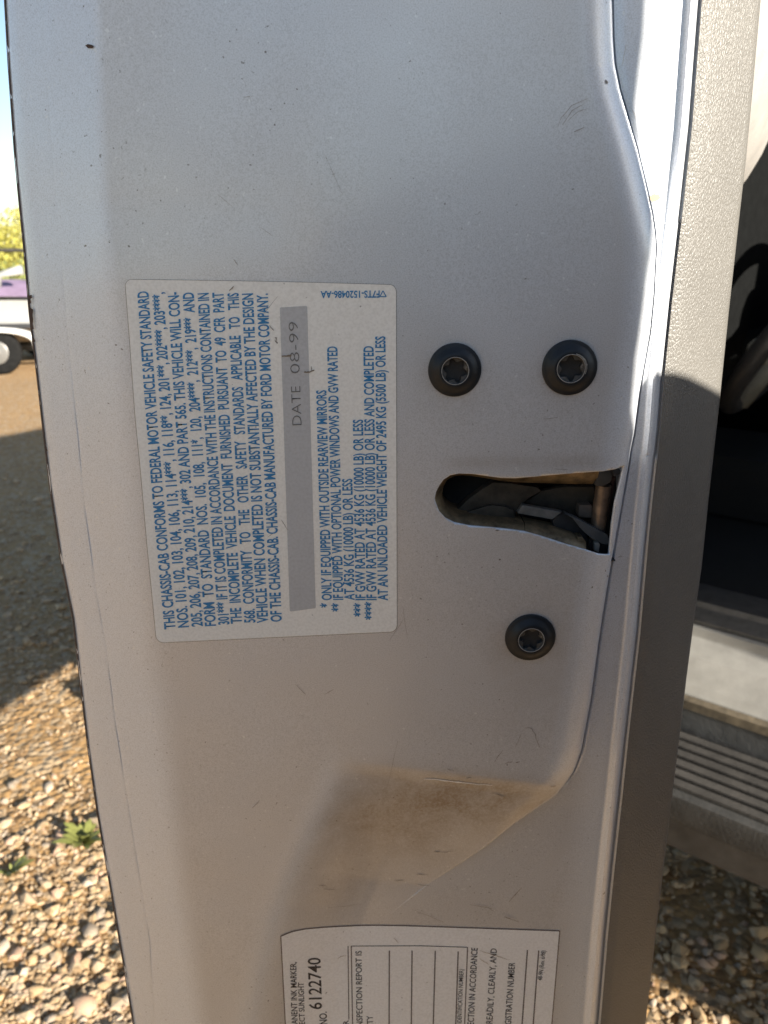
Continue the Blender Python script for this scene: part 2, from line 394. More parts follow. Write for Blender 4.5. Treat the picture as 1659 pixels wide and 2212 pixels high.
rows = np.unique(np.concatenate([np.linspace(-1500, -60, 26), np.linspace(-60, 2300, 400), np.linspace(2300, 2800, 20)]))
def lerp(a, b, n, end=True): return [(a, b, t) for t in np.linspace(0, 1, n, endpoint=end)]
PXg, Dg, G, DSHADE = [], [], [], []
for y in rows:
    A, S_, Rr, B, C = (float(f(y)) for f in (xA, xS, xR, xB, xC))
    B = min(B, C - 25)
    xs, ds = [], []
    rw = float(RW(y))
    seam = np.array([A + 5, A + 14, A + 24, A + 30, A + 36, A + 44, (A + 44 + S_ - 14) / 2, S_ - 14, S_ - 6, S_ - 1.6, S_, S_ + 1.6, S_ + 6])
    left = np.concatenate([seam, np.linspace(S_ + 14, Rr - rw * 1.6, 8), np.linspace(Rr - rw * 1.5, Rr + rw * 1.5, 16)])
    left = np.maximum.accumulate(left)
    mid = np.linspace(Rr + rw * 1.7, B - 66, 150); rnd = B - 62 + 61.5 * np.sin(np.linspace(0, 1, 14) * math.pi / 2)
    xx = np.concatenate([left, mid, rnd]); dd = face_d(xx, np.full_like(xx, y))
    # the folded hem: a faint proud lip at the outside, a hair gap along the sealer seam
    sm = sstep(500, 1000, y) * 0.8 + 0.2
    sm *= 0.45 + 0.9 * max(0, mnoise.noise(Vector((y * .009, 3, 1))) + .25); dd[10] += 0.00055 * sm; dd[9] += 0.0002 * sm; dd[11] += 0.0002 * sm
    dd[:3] += np.array([0.0014, 0.0005, 0.0001]); dd[3] -= 0.00006
    # step down on to the inner flange
    xf = np.concatenate([[B + 1.0, B + 2.5], np.linspace(B + 5, C - 62, 12) if C - 62 > B + 8 else np.linspace(B + 4, max(B + 6, C - 50), 12)])
    last = xf[-1]
    xf = np.concatenate([xf, np.linspace(last + 3, C, 14)])
    u = np.clip((xf - B) / (C - B), 0, 1)
    df = LOW + 0.0016 * u
    tb = np.clip((xf - (C - 48)) / 48, 0, 1)
    df = df - 0.0022 * np.exp(-((xf - (C - 30)) / 9.0) ** 2) + 0.004 * tb ** 3
    df[-4] += 0.0012; gr = 1 - float(sstep(1630, 1720, y)); df[0] += 0.0016 * gr; df[1] += 0.0018 * gr; df[2] += 0.0005 * gr
    xs = np.concatenate([xx, xf]); ds = np.concatenate([dd, df])
    PXg.append(xs); Dg.append(ds)
    g = 0.72 * np.exp(-((xs - 880) / 215) ** 2 - ((y - 1755) / 105) ** 2) + 0.62 * np.exp(-((xs - 1090) / 150) ** 2 - ((y - 1715) / 50) ** 2) + 0.22 * np.exp(-((xs - 720) / 120) ** 2 - ((y - 1905) / 95) ** 2)
    yc = 1642 + (xs - 735) * 0.118
    g = g * sstep(-35, 25, y - yc) * sstep(-40, 30, xs - xL(max(y, 1630))) * np.where(xs < B - 4, 1.0, sstep(1900, 2010, y) * 0.5)
    for bx, by in ((982, 799), (1230, 794), (1145, 1376)):
        g = g + 0.34 * np.exp(-(((xs - bx + 6) / 75) ** 2 + ((y - by - 16) / 78) ** 2))
    g = g + 0.13 * np.exp(-((xs - 1180) / 230) ** 2 - ((y - 1330) / 260) ** 2)
    g = g + 0.25 * np.exp(-((y - 1000 + (xs - 940) * 0.01) / 14) ** 2) * sstep(930, 1000, xs) * sstep(1370, 1250, xs)
    G.append(np.clip(g, 0, 0.85))
    # dust and painted-in shade darken the latch face; hem and rolled edges stay cleaner
    dshade = sstep(Rr - rw * 0.4, Rr + rw * 1.3 + 14, xs) * (1 - sstep(B - 80, B - 30, xs) * (1 - float(sstep(1640, 1740, y))))
    if y > 1600: dshade = dshade * (1 - 0.75 * float(sstep(1600, 1700, y)) * np.exp(-((xs - float(xL(max(y, 1630))) + 10) / 30) ** 2))  # film thinned to paint a highlight along the recess edge
    DSHADE.append(np.where(xs > B, (1 - sstep(C - 135, C - 55, xs)) * float(sstep(1560, 1760, y)), dshade))
PXg, Dg, G = np.array(PXg), np.array(Dg), np.array(G)
nr, nc = PXg.shape
PV = W(PXg, np.repeat(rows[:, None], nc, 1), Dg)
me = mesh('latch_face', PV.reshape(-1, 3), grid_faces(nr, nc), True, DO)
at = me.attributes.new('grime', 'FLOAT', 'POINT'); at.data.foreach_set('value', G.reshape(-1).astype(np.float32))
at = me.attributes.new('dust_shade', 'FLOAT', 'POINT'); at.data.foreach_set('value', np.array(DSHADE).reshape(-1).astype(np.float32))
face = obj('latch_face', me, PAINT, DOOR, label='white painted sheet metal latch face with dusty film, painted-in shade and brown grime')
# latch opening, cut through the sheet
def sl(zx, zy): return (932.6 + zx * .2645, 998.5 + zy * .2645)
SLOT = [sl(*p) for p in ((25,290),(35,240),(60,190),(95,140),(150,105),(220,90),(330,93),(450,110),(560,125),(680,128),(800,118),(950,105),(1100,92),(1250,82),(1400,72),(1500,62),(1592,44),(1586,80),(1520,330),(1492,520),(1480,700),(1474,778),(1440,772),(1370,755),(1260,715),(1100,670),(900,605),(750,562),(650,548),(560,538),(415,525),(300,515),(180,490),(110,455),(60,400),(48,370),(30,320))]
sx = np.array(SLOT); fr = W(sx[:, 0], sx[:, 1], 0.0)
a0 = fr.copy(); a0[:, 1] = -0.02; a1 = fr.copy(); a1[:, 1] = 0.0062
n = len(SLOT)
cut_me = recalc(mesh('cut', np.concatenate([a0, a1]), [list(range(n)), list(range(n, 2 * n))[::-1]] + [[i, (i + 1) % n, n + (i + 1) % n, n + i] for i in range(n)], False, DO))
cut = obj('cut', cut_me, None, DOOR)
bpy.context.view_layer.update()
TMPM = bpy.data.materials.new('cut_walls'); cut_me.materials.append(TMPM)
bo = face.modifiers.new('b', 'BOOLEAN'); bo.operation = 'DIFFERENCE'; bo.solver = 'EXACT'; bo.object = cut; bo.material_mode = 'TRANSFER'
dg = bpy.context.evaluated_depsgraph_get()
nm = bpy.data.meshes.new_from_object(face.evaluated_get(dg)); face.modifiers.clear()
ti = [i for i, m_ in enumerate(nm.materials) if m_ and m_.name.startswith('cut_walls')]
bm = bmesh.new(); bm.from_mesh(nm)
bmesh.ops.delete(bm, geom=[f for f in bm.faces if f.material_index in ti], context='FACES')
for f in bm.faces: f.material_index = 0
bm.to_mesh(nm); bm.free()
nm.materials.clear(); nm.materials.append(PAINT); face.data = nm; sharp(nm, 50)
so = face.modifiers.new('s', 'SOLIDIFY'); so.thickness = 0.0009; so.offset = -1
bpy.data.objects.remove(cut)

# door shell: outer skin, lower edge, hinge end
SK = []
for e in PV[(PV[:, 0, 2] > .70)][::3, 0]:
    for t in np.linspace(0, 1, 30):
        Y = 0.80 * t ** 1.6
        SK.append(e + np.array((-0.010 * math.sin(math.pi * t) - 0.0006 * min(1, Y / .004) + 0.32 * max(0, Y - .02), 0.0004 + Y, 0)))
skin = mesh('outer_skin', np.array(SK), grid_faces(len(PV[(PV[:, 0, 2] > .70)][::3]), 30), True, DO)
obj('outer_skin', skin, PAINT, DOOR)
box('bottom_edge', -0.10, 0.085, 0.02 - .5, 0.80 - .5, 0.10, 0.112, PAINT, DOOR)
box('hinge_edge', -0.10, 0.085, 0.79 - .5, 0.80 - .5, 0.113, 0.81, PAINT, DOOR)

# inner trim panel: edge return beside the flange, then the long inside face
TV = []
for y in rows:
    C, T = float(xC(y)), float(xT(y)); line = []
    for t in np.linspace(0, 1, 16):
        Y = 0.0135 + 0.016 * t ** 1.25
        line.append(W(C + 1.5 - 10 * (t == 0) + (T - C - 1.5) * (1 - (1 - t) ** 1.0) * 0.985, y, Y))
    e = line[-1]
    for dx, dy in ((.0012, .0022), (.0024, .005), (.004, .010), (.007, .02), (.015, .05), (.075, .25), (.15, .5), (.23, .75)):
        line.append(e + np.array((dx, dy, 0)))
    TV.append(line)
TV = np.array(TV)
obj('trim_panel', mesh('trim_panel', TV.reshape(-1, 3), grid_faces(TV.shape[0], TV.shape[1]), True, DO), TRIM, DOOR, label='grained grey plastic inner trim, sunlit above and shaded below')
# swelling of the armrest further along the inside of the door
bm = bmesh.new(); bmesh.ops.create_uvsphere(bm, u_segments=40, v_segments=24, radius=1)
for v in bm.verts:
    p = v.co; q = Vector((math.copysign(abs(p.x) ** .7, p.x), math.copysign(abs(p.y) ** .55, p.y), math.copysign(abs(p.z) ** .6, p.z)))
    v.co = Vector((0.19 + 0.32 * q.y * .26 + q.x * 0.10, 0.42 + q.y * 0.26, 1.345 + q.z * 0.13)) - Vector(DO)
obj('armrest', bm_mesh('armrest', bm, 60), simple('armrest_vinyl', (0.30, 0.285, 0.265), .6, .12, 60, .3, 500, .0005), DOOR)

for nm_ in ('bottom_edge', 'hinge_edge'):
    for v in bpy.data.objects[nm_].data.vertices: v.co.x += 0.32 * max(0, v.co.y + .47)
# rust chips eaten into the hem and grit along it
def decal(name, pts, mat, parent, lift, dfun=face_d, **k):
    p = np.array(pts, float); d = dfun(p[:, 0], p[:, 1]) - lift
    v = W(p[:, 0], p[:, 1], d)
    me = mesh(name, v, [list(range(len(p)))], False, DO); return obj(name, me, mat, parent, **k)
def hem_d(x, y): return face_d(x, y)
def ce(zx, zy): return (zx * .1735, 438.9 + zy * .1735)      # close-up of the hem, zoomed reading
chips = [
 [ce(*p) for p in ((322,1160),(345,1165),(360,1150),(396,1140),(398,1180),(378,1192),(388,1240),(372,1255),(380,1300),(412,1325),(408,1400),(414,1450),(408,1500),(420,1560),(400,1580),(378,1588),(372,1625),(352,1560),(340,1450),(330,1330),(318,1240))],
 [ce(*p) for p in ((372,1690),(392,1672),(420,1676),(442,1722),(415,1732),(400,1735),(408,1800),(424,1865),(412,1920),(410,1990),(402,2000),(390,1900),(380,1800))],
 [ce(*p) for p in ((262,690),(282,740),(298,780),(305,880),(322,980),(326,1040),(330,1140),(318,1145),(300,1000),(286,880),(270,760))],
 [ce(*p) for p in ((404,2040),(420,2100),(434,2150),(436,2190),(420,2180),(408,2100))]]
def cf(zx, zy): return (zx * .5782, 932.6 + zy * .5782)
for q in (((158,10),(166,22),(168,42),(160,36)),((168,55),(174,75),(178,72),(172,50)),((163,100),(178,108),(176,120),(166,116)),((208,385),(216,392),(216,402),(210,400)),((211,430),(222,436),(220,448),(214,446)),
          ((328,1262),(340,1290),(338,1300),(330,1290)),((352,1425),(366,1445),(364,1470),(356,1458)),((452,2030),(468,2040),(466,2056),(456,2048)),((464,2070),(478,2085),(474,2098),(466,2090)),((400,1720),(408,1745),(404,1750))):
    chips.append([cf(*p) for p in q])
for c in chips:
    c = [(max(x, float(xA(y)) + 5.5), y) for x, y in c]
    decal('rust_chip', c, RUST, DOOR, 0.00022)
# wear strip of dark bare metal right on the outer lip
V, F = [], []
ys = np.linspace(-200, 2300, 220)
for i, y in enumerate(ys):
    a = float(xA(y)) + 4.2; wv = 2.2 + 3.4 * max(0, mnoise.noise(Vector((y * .012, 2, 0)))) + 3.0 * max(0, mnoise.noise(Vector((y * .05, 9, 0))))
    d = float(face_d(a, y)) + 0.0013
    V += [W(a - 1.0, y, d + .0006), W(a + wv, y, d - 0.0006)]
F = [(2 * i, 2 * i + 2, 2 * i + 3, 2 * i + 1) for i in range(len(ys) - 1)]
obj('hem_rust', mesh('hem_rust', np.array(V), F, False, DO), RUST, DOOR)

# scuffs and scratches on the paint, thin raised smears
def scratch(pts, w=1.5, mat=None, dfun=face_d):
    p = np.array(pts, float); L, Rr = [], []
    q = [p[0]]
    for i in range(len(p) - 1):
        for t in (0.25, .5, .75, 1.0): q.append(p[i] + (p[i + 1] - p[i]) * t + np.array([random.gauss(0, .5), random.gauss(0, .5)]))
    q = np.array(q); m = len(q)
    for i in range(m):
        d = q[min(i + 1, m - 1)] - q[max(i - 1, 0)]; d /= np.linalg.norm(d) + 1e-9; nn = np.array([-d[1], d[0]])
        ww = w * (0.25 + 0.75 * math.sin(math.pi * (i + .3) / (m - .4)) ** .6) * random.uniform(.6, 1.2) / 2
        L.append(q[i] + nn * ww); Rr.append(q[i] - nn * ww)
    P = np.array(L + Rr); v = W(P[:, 0], P[:, 1], dfun(P[:, 0], P[:, 1]) - 0.00025)
    obj('scratch', mesh('scratch', v, [(i, i + 1, m + i + 1, m + i) for i in range(m - 1)], False, DO), mat or SCUFF, DOOR)
def lb(zx, zy): return (493.7 + zx * .529, 1536 + zy * .529)
for pts, w in (([(1085,208),(1120,160)],1.6),([(1130,214),(1160,205)],2.2),([(1172,212),(1190,208)],2.4),([(1210,68),(1235,70),(1250,90),(1262,130),(1274,150)],1.8),([(1195,90),(1180,130),(1170,150)],1.3),
               ([(893,237),(920,243)],2.0),([(970,276),(992,272)],1.6),([(1075,335),(1130,350)],1.3),([(840,575),(865,575)],1.8),([(870,578),(915,574)],1.0),([(765,668),(812,667)],1.3),([(675,692),(720,694)],1.2),
               ([(762,705),(826,716)],1.4),([(370,712),(400,714)],1.6),([(385,728),(435,730)],1.2),([(984,790),(1075,806)],1.4),([(1060,800),(1088,822)],1.2),([(1145,780),(1195,722)],2.2),([(1125,840),(1155,850)],2.4),([(1150,850),(1188,862)],1.6),
               ([(750,810),(880,862)],0.8),([(1315,310),(1338,305)],2.4),([(400,804),(540,790)],.8),([(930,405),(938,408)],1.8)):
    scratch([lb(*p) for p in pts], w * .8)
for pts, w in (([(513,572),(505,560)],1.8),([(527,210),(540,208)],1.6),([(600,1145),(578,1160)],1),([(1010,760),(1008,752)],1.4),([(596,737),(600,742)],3.2),([(1215,270),(1235,240),(1260,225)],1.2),([(1225,262),(1250,240),(1275,232)],1.0),([(1240,285),(1262,275)],2.0),([(1205,275),(1212,255),(1235,228),(1270,212)],1.1),
               ([(1228,1015),(1200,1013)],1.0),([(1170,830),(1195,828)],1.0),([(1175,905),(1205,902)],1.2),([(640,1480),(660,1500)],1.0),([(870,1310),(880,1380)],.8),([(840,1385),(870,1340)],.9),([(835,1705),(860,1600)],.7),
               ([(1308,172),(1312,180)],5.0),([(600,640),(560,690)],.8),([(700,330),(740,420)],.6),([(470,420),(500,445)],.7),([(560,1730),(545,1745)],1.6),([(700,1500),(720,1490)],1.2),([(560,490),(590,510)],.8)):
    scratch(pts, w)
# dark plug mark on the bend at the top, bright bare-metal rub along the ridge
decal('paint_chip', [(184,98),(190,95),(199,97),(203,100),(199,104),(190,104)], RUST, DOOR, 0.0003)
LITM = simple('bare_rub', (0.80, 0.80, 0.80), .3, .08, 300)
scratch([(915,1683),(960,1686),(1000,1691),(1065,1697)], 2.4, LITM)
# bare-metal nick and tan smear on the sunlit flange
def flange_d(x, y):
    x = np.asarray(x, float); y = np.asarray(y, float); u = np.clip((x - xB(y)) / (xC(y) - xB(y)), 0, 1); return LOW + 0.0016 * u
decal('tan_smear', [(1404,424),(1412,418),(1424,420),(1428,428),(1420,434),(1410,437),(1405,432)], simple('dried_mud', (.46,.34,.22), .8), DOOR, 0.0003, flange_d)
for pts in ([(1362,230),(1378,262)], [(1392,290),(1402,282)], [(1408,395),(1420,360)], [(1345,140),(1352,95)]): scratch(pts, .9, simple('mud_streak', (.5,.45,.38), .8), flange_d)

# ------------------------------------------------------------------ screws
def make_screw_parts(cx, cy, rpx, rot, label):
    c = W(cx, cy, float(face_d(cx, cy))); dy = float(DIST / (CP + (1106 - cy) / FPX * SP))
    Rm = rpx * dy / FPX; N = 96
    prof = [(1.0, 0.0), (1.0, .0005), (.985, .0008), (.95, .00095), (.90, .00100), (.84, .0012), (.76, .0017), (.68, .0022), (.60, .00255), (.54, .0026), (.515, .00255)]
    def ring(r, h, star=0.0):
        out = []
        for k in range(N):
            th = 2 * math.pi * k / N; rr = r + star * math.cos(6 * (th + rot)); out.append((rr * Rm * math.cos(th), -h, rr * Rm * math.sin(th)))
        return out
    def build(name, rings, mat, cap, parent, **k):
        V = [p for rg in rings for p in rg]; F = []
        for i in range(len(rings) - 1):
            for q in range(N): F.append((i * N + q, i * N + (q + 1) % N, (i + 1) * N + (q + 1) % N, (i + 1) * N + q))
        if cap: F.append([(len(rings) - 1) * N + q for q in range(N)])
        me = recalc(mesh(name, np.array(V), F, True)); sharp(me, 40)
        o = obj(name, me, mat, parent, **k); return o
    s = build('screw', [ring(r, h) for r, h in prof], SCREW, False, DOOR, label=label)
    s.location = Vector(c) - Vector(DO)
    build('socket_rim', [ring(.518, .00256), ring(.505, .00263), ring(.492, .00255)], SOCKRIM, False, s)
    build('socket', [ring(.492, .00255), ring(.47, .0021), ring(.40, .0019, .072)], SOCKET, False, s)
    build('star_recess', [ring(.40, .0019, .072), ring(.385, .0012, .070), ring(.375, .0005, .066), ring(.05, .0003)], CAVITY, True, s)
    if 'rubbed' in label:                                   # coating worn to bright steel round the recess
        V, F = [], []; A0, A1, n_ = R(-20), R(75), 26
        for k in range(n_):
            th = A0 + (A1 - A0) * k / (n_ - 1); wv = .02 + .055 * math.sin(math.pi * k / (n_ - 1)) * (0.55 + .5 * mnoise.noise(Vector((k * .6, 4, 0))))
            for r_, h_ in ((.528, .00266), (.535 + wv, .00264)): V.append((r_ * Rm * math.cos(th), -h_, r_ * Rm * math.sin(th)))
        F = [(2 * k, 2 * k + 1, 2 * k + 3, 2 * k + 2) for k in range(n_ - 1)]
        obj('rubbed_edge', recalc(mesh('rubbed_edge', V, F, True)), simple('bare_steel', (.42, .40, .36), .35, .5, 900, Metallic=.6), s)
make_screw_parts(982, 799, 57.5, 0.2, 'black socket screw nearest the large label')
make_screw_parts(1230, 794, 59.5, 0.45, 'black socket screw with rubbed bright socket, near the door edge')
make_screw_parts(1145, 1376, 54.5, 0.1, 'lone black socket screw below the latch opening')

# ------------------------------------------------------------------ latch inside the opening
latch = empty('latch', (0, 0, 0)); latch.parent = DOOR
latch['label'] = 'grimy metal door latch in its slotted opening'
def prism(name, zpts, d0, d1, mat, parent=latch, bev=0.0, **k):
    p = np.array([sl(*q) for q in zpts]); f = W(p[:, 0], p[:, 1], d0); b = f.copy(); b[:, 1] = d1; m = len(p)
    me = mesh(name, np.concatenate([f, b]), [list(range(m)), list(range(m, 2 * m))[::-1]] + [[i, (i + 1) % m, m + (i + 1) % m, m + i] for i in range(m)], False, DO)
    bm = bmesh.new(); bm.from_mesh(me); bmesh.ops.recalc_face_normals(bm, faces=bm.faces)
    if bev: bmesh.ops.bevel(bm, geom=[e for e in bm.edges], offset=bev, segments=2, affect='EDGES', profile=.7, clamp_overlap=True)
    bm.to_mesh(me); bm.free(); sharp(me, 40)
    return obj(name, me, mat, parent, **k)
def ringwall(name, outer, inner, d0, d1, mat, deep, close=False):
    """flared metal lip between the opening and the throat, then the throat wall running back"""
    def res(pts, n=90):
        p = np.array([sl(*q) for q in pts]); s = np.concatenate([[0], np.cumsum(np.linalg.norm(np.diff(p, axis=0), axis=1))])
        t = np.linspace(0, s[-1], n); return np.stack([np.interp(t, s, p[:, 0]), np.interp(t, s, p[:, 1])], 1)
    o, i = res(outer), res(inner); m = len(o); V = [W(o[:, 0], o[:, 1], d0)]
    for t in (.35, .7, 1.0):
        q = o + (i - o) * t; V.append(W(q[:, 0], q[:, 1], d0 + (d1 - d0) * t ** 1.6))
    bk = V[-1].copy(); bk[:, 1] = deep; V.append(bk)
    me = mesh(name, np.concatenate(V), grid_faces(5, m), True, DO); return obj(name, me, mat, latch)
ringwall('throat_lip', [(760,575),(650,560),(415,537),(300,525),(175,502),(100,465),(48,405),(12,300),(24,235),(52,182),(88,130),(145,95),(220,78),(330,82),(450,98),(560,112),(680,116),(800,106),(950,93),(1100,80),(1250,70),(1370,60)],
         [(755,500),(690,488),(450,465),(250,437),(180,420),(120,370),(90,310),(85,260),(95,200),(130,140),(190,110),(250,105),(330,112),(440,130),(560,152),(680,162),(800,168),(950,172),(1100,176),(1230,180),(1320,176),(1352,150)], .0016, .006, BRONZE, .019)
ringwall('lower_lip', [(1262,728),(1100,682),(900,618),(762,576)], [(1250,640),(1150,590),(1000,545),(762,498)], .0014, .006, BRONZE, .013)
prism('lip_end', [(1190,610),(1235,615),(1262,655),(1268,722),(1225,715),(1185,690)], .0045, .010, BRONZE, bev=.0005)
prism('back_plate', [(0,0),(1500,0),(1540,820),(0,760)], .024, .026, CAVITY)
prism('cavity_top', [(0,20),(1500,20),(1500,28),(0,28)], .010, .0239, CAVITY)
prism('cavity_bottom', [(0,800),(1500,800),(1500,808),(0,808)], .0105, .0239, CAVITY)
prism('fork_bolt', [(190,405),(300,300),(420,215),(505,165),(640,172),(860,205),(900,235),(800,290),(740,345),(695,400),(682,480),(640,492),(430,470),(250,450)], .0125, .017, DARKM, bev=.0006)
prism('fork_shoulder', [(215,440),(330,395),(480,350),(610,365),(675,400),(680,480),(450,468)], .0105, .0124, DARKM, bev=.0005)
prism('side_plate', [(760,330),(900,235),(1100,200),(1330,200),(1310,520),(1060,480),(900,400)], .017, .020, DARKM, bev=.0006)
prism('link_bar', [(742,350),(1065,408),(985,470),(700,418)], .0085, .0115, GREYP, bev=.0005)
prism('pawl', [(985,480),(1010,445),(1045,425),(1110,430),(1160,460),(1210,530),(1265,590),(1285,650),(1270,720),(1180,650),(1000,560)], .0095, .0150, BLACKP, bev=.0008)
prism('release_lever', [(1085,418),(1190,460),(1300,520),(1430,590),(1456,640),(1440,672),(1395,668),(1290,610),(1215,540),(1150,455)], .0058, .0088, simple('lever_plastic', (.075, .08, .085), .35, .3, 200), bev=.0008)
prism('lever_foot', [(1285,620),(1395,670),(1440,676),(1462,745),(1440,768),(1370,745),(1275,720)], .0092, .0125, BLACKP, bev=.0005)
prism('spring_end', [(1330,658),(1365,655),(1376,675),(1366,740),(1325,722)], .0050, .0078, simple('pale_spring_steel', (.34, .33, .30), .35, .2, 200, Metallic=.5), bev=.0006)
prism('stop_block', [(1205,352),(1300,348),(1312,362),(1305,455),(1205,450),(1196,430)], .0120, .0165, simple('brown_stop', (.13, .10, .08), .5, .3, 150), bev=.0008)
prism('clip', [(1362,85),(1470,70),(1474,140),(1455,170),(1400,196),(1345,200),(1330,180),(1345,140)], .0040, .0090, simple('clip_plastic', (.055, .052, .048), .45, .3, 200), bev=.0007)
prism('clip_tab', [(1482,66),(1535,56),(1547,72),(1540,100),(1500,116),(1478,110)], .0030, .0055, BLACKP, bev=.0006)
p0, p1 = W(*sl(1404, 185), .0105), W(*sl(1345, 620), .0105)
v, f = tube([p0 + (p1 - p0) * t for t in np.linspace(0, 1, 6)], .0026, 24)
o = obj('pin', mesh('pin', v, f, False, DO), PINM, latch); sharp(o.data, 50)
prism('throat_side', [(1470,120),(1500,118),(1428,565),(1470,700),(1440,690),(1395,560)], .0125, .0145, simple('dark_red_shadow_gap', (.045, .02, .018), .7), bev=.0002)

# ------------------------------------------------------------------ stickers
def sticker(name, left, right, top, bot, rad, mat, lift, parent, nrow=70, ncol=48, grow=0, **k):
    """left/right give x(y), top/bot give y(x fraction); rounded corners of rad pixels"""
    V = []
    for i in range(nrow + 1):
        t = i / nrow; t = 0.5 - 0.5 * math.cos(math.pi * t)
        for j in range(ncol + 1):
            s = j / ncol; y0 = top(s) - grow; y1 = bot(s) + grow; y = y0 + (y1 - y0) * t
            h = y1 - y0; e = min(t, 1 - t) * h; ins = rad - math.sqrt(max(0, rad * rad - (rad - min(e, rad)) ** 2)) if e < rad else 0
            xl, xr = left(y) - grow + ins, right(y) + grow - ins
            V.append((xl + (xr - xl) * s, y))
    V = np.array(V); d = LOW_AT(V) - lift
    return obj(name, mesh(name, W(V[:, 0], V[:, 1], d), grid_faces(nrow + 1, ncol + 1), True, DO), mat, parent, **k)
def LOW_AT(V):
    a = face_d(V[:, 0], V[:, 1]); u = np.clip((V[:, 0] - xB(V[:, 1])) / np.maximum(xC(V[:, 1]) - xB(V[:, 1]), 1), 0, 1)
    return np.where(V[:, 0] > xB(V[:, 1]), LOW + 0.0016 * u, a)
fl = lambda a: (lambda *_: a)
def lin(y0, x0, y1, x1): return lambda y: x0 + (x1 - x0) * (y - y0) / (y1 - y0)
l1 = dict(left=lambda y: float(interp([(270,605),(279,720),(292,900),(304,1020),(318,1180),(330,1300),(338,1388)])(y)), right=lin(612, 855.5, 1366, 857.5),
          top=lambda s: 604 + 11 * s - 1.5 * math.sin(math.pi * s), bot=lambda s: 1388 - 23 * s)
S1 = empty('certification_sticker', (0, 0, 0)); S1.parent = DOOR; S1['label'] = 'cream certification sticker with dense blue print'
sticker('edge_grime', rad=16, mat=GRIME, lift=.00010, parent=S1, grow=0.9, **l1)
sticker('paper', rad=15, mat=PAPER, lift=.00022, parent=S1, **l1)
sticker('date_strip', left=lin(663, 604.5, 1320, 626), right=lin(660, 663.5, 1314, 682), top=lambda s: 664 - 3 * s, bot=lambda s: 1321 - 7 * s, rad=2, mat=STRIP, lift=.00028, parent=S1, nrow=30, ncol=8)
S2 = empty('inspection_sticker', (0, 0, 0)); S2.parent = DOOR; S2['label'] = 'off white inspection sticker with black print and number, at the bottom of the door edge'
topcurve = interp([(2023,0),(2014,.035),(2008,.085),(2004,.16),(2000.5,.28),(2000,.34),(2001,.45),(2006,.70),(2012,1.0)])
l2 = dict(left=lin(2020, 607.5, 2212, 617.5), right=lin(2012, 1208, 2212, 1191), top=lambda s: float(topcurve(s)), bot=lambda s: 2520.0)
sticker('adhesive_edge', rad=2, mat=GRIME2, lift=.00012, parent=S2, grow=2.2, **l2)
sticker('paper', rad=1, mat=PAPER2, lift=.00026, parent=S2, **l2)
def paper_d(x, y):
    x = np.asarray(x, float); y = np.asarray(y, float)
    return LOW_AT(np.stack([x, y], -1))
r1 = lambda x, y: (246.9 + x * .1984, 576 + y * .1984)
r2 = lambda x, y: (548.6 + x * .1984, 576 + y * .1984)
r3 = lambda x, y: (301.7 + x * .1984, 987.5 + y * .1984)
r4 = lambda x, y: (576 + x * .1984, 987.5 + y * .1984)
r5 = lambda x, y: (592.5 + x * .1984, 1975 + y * .1984)
r6 = lambda x, y: (905.2 + x * .1984, 1975 + y * .1984)
TEXTS = []
def text(s, a, b, cap, mat, parent, weight=.014, curve=0, lift=.00034): TEXTS.append((s, a, b, cap, mat, parent, weight, curve, lift))
C1 = 23.0
for s, a, b, cv in (
 ('THIS CHASSIS-CAB CONFORMS TO FEDERAL MOTOR VEHICLE SAFETY STANDARD', r3(388,1868), r1(368,265), 1),
 ('NOS. 101, 102, 103, 104, 106, 113, 114***, 116, 118**, 124, 201***, 202****, 203****,', r3(535,1850), r1(534,278), 1),
 ('205, 206, 207, 208, 209, 210, 214***, 302 AND PART 565. THIS VEHICLE WILL CON-', r3(685,1840), r1(700,275), 1),
 ('FORM  TO  STANDARD  NOS.  105,  108,  111*,  120,  204****,  212***,  219***  AND', r3(830,1835), r1(862,278), 1),
 ('301*** IF IT IS COMPLETED IN ACCORDANCE WITH THE INSTRUCTIONS CONTAINED IN', r3(975,1820), r1(1025,285), .8),
 ('THE  INCOMPLETE  VEHICLE  DOCUMENT  FURNISHED  PURSUANT  TO  49  CFR  PART', r3(1112,1808), r1(1185,278), .6),
 ('568.  CONFORMITY   TO   THE   OTHER   SAFETY   STANDARDS   APPLICABLE   TO   THIS', r3(1258,1800), r1(1350,285), .4),
 ('VEHICLE WHEN COMPLETED IS NOT SUBSTANTIALLY AFFECTED BY THE DESIGN', r3(1397,1802), r1(1508,290), .3),
 ('OF THE CHASSIS-CAB. CHASSIS-CAB MANUFACTURED BY FORD MOTOR COMPANY.', r3(1545,1790), r2(148,292), .2)):
    text(s, a, b, C1, BLUE, S1, .021, cv)
C2 = 21.0
for s, a, b in (('ONLY IF EQUIPPED WITH OUTSIDE REARVIEW MIRRORS', r4(708,1557), r2(785,1345)),
 ('IF EQUIPPED WITH OPTIONAL POWER WINDOWS AND GVW RATED', r4(832,1554), r2(905,868)),
 ('AT 4536 KG (10000 LB) OR LESS', r4(955,1556), r4(930,235)),
 ('IF GVW RATED AT 4536 KG (10000 LB) OR LESS', r4(1075,1557), r2(1185,1665)),
 ('IF GVW RATED AT 4536 KG (10000 LB) OR LESS AND COMPLETED', r4(1195,1557), r2(1300,865)),
 ('AT AN UNLOADED VEHICLE WEIGHT OF 2495 KG (5500 LB) OR LESS', r4(1318,1560), r2(1428,758))):
    text(s, a, b, C2, BLUE, S1, .020)
for s, a, b in (('*', r4(700,1637), r4(699,1588)), ('**', r4(825,1680), r4(823,1588)), ('***', r4(1066,1735), r4(1064,1588)), ('****', r4(1186,1770), r4(1184,1575))):
    text(s, a, b, 22, BLUE, S1, .02)
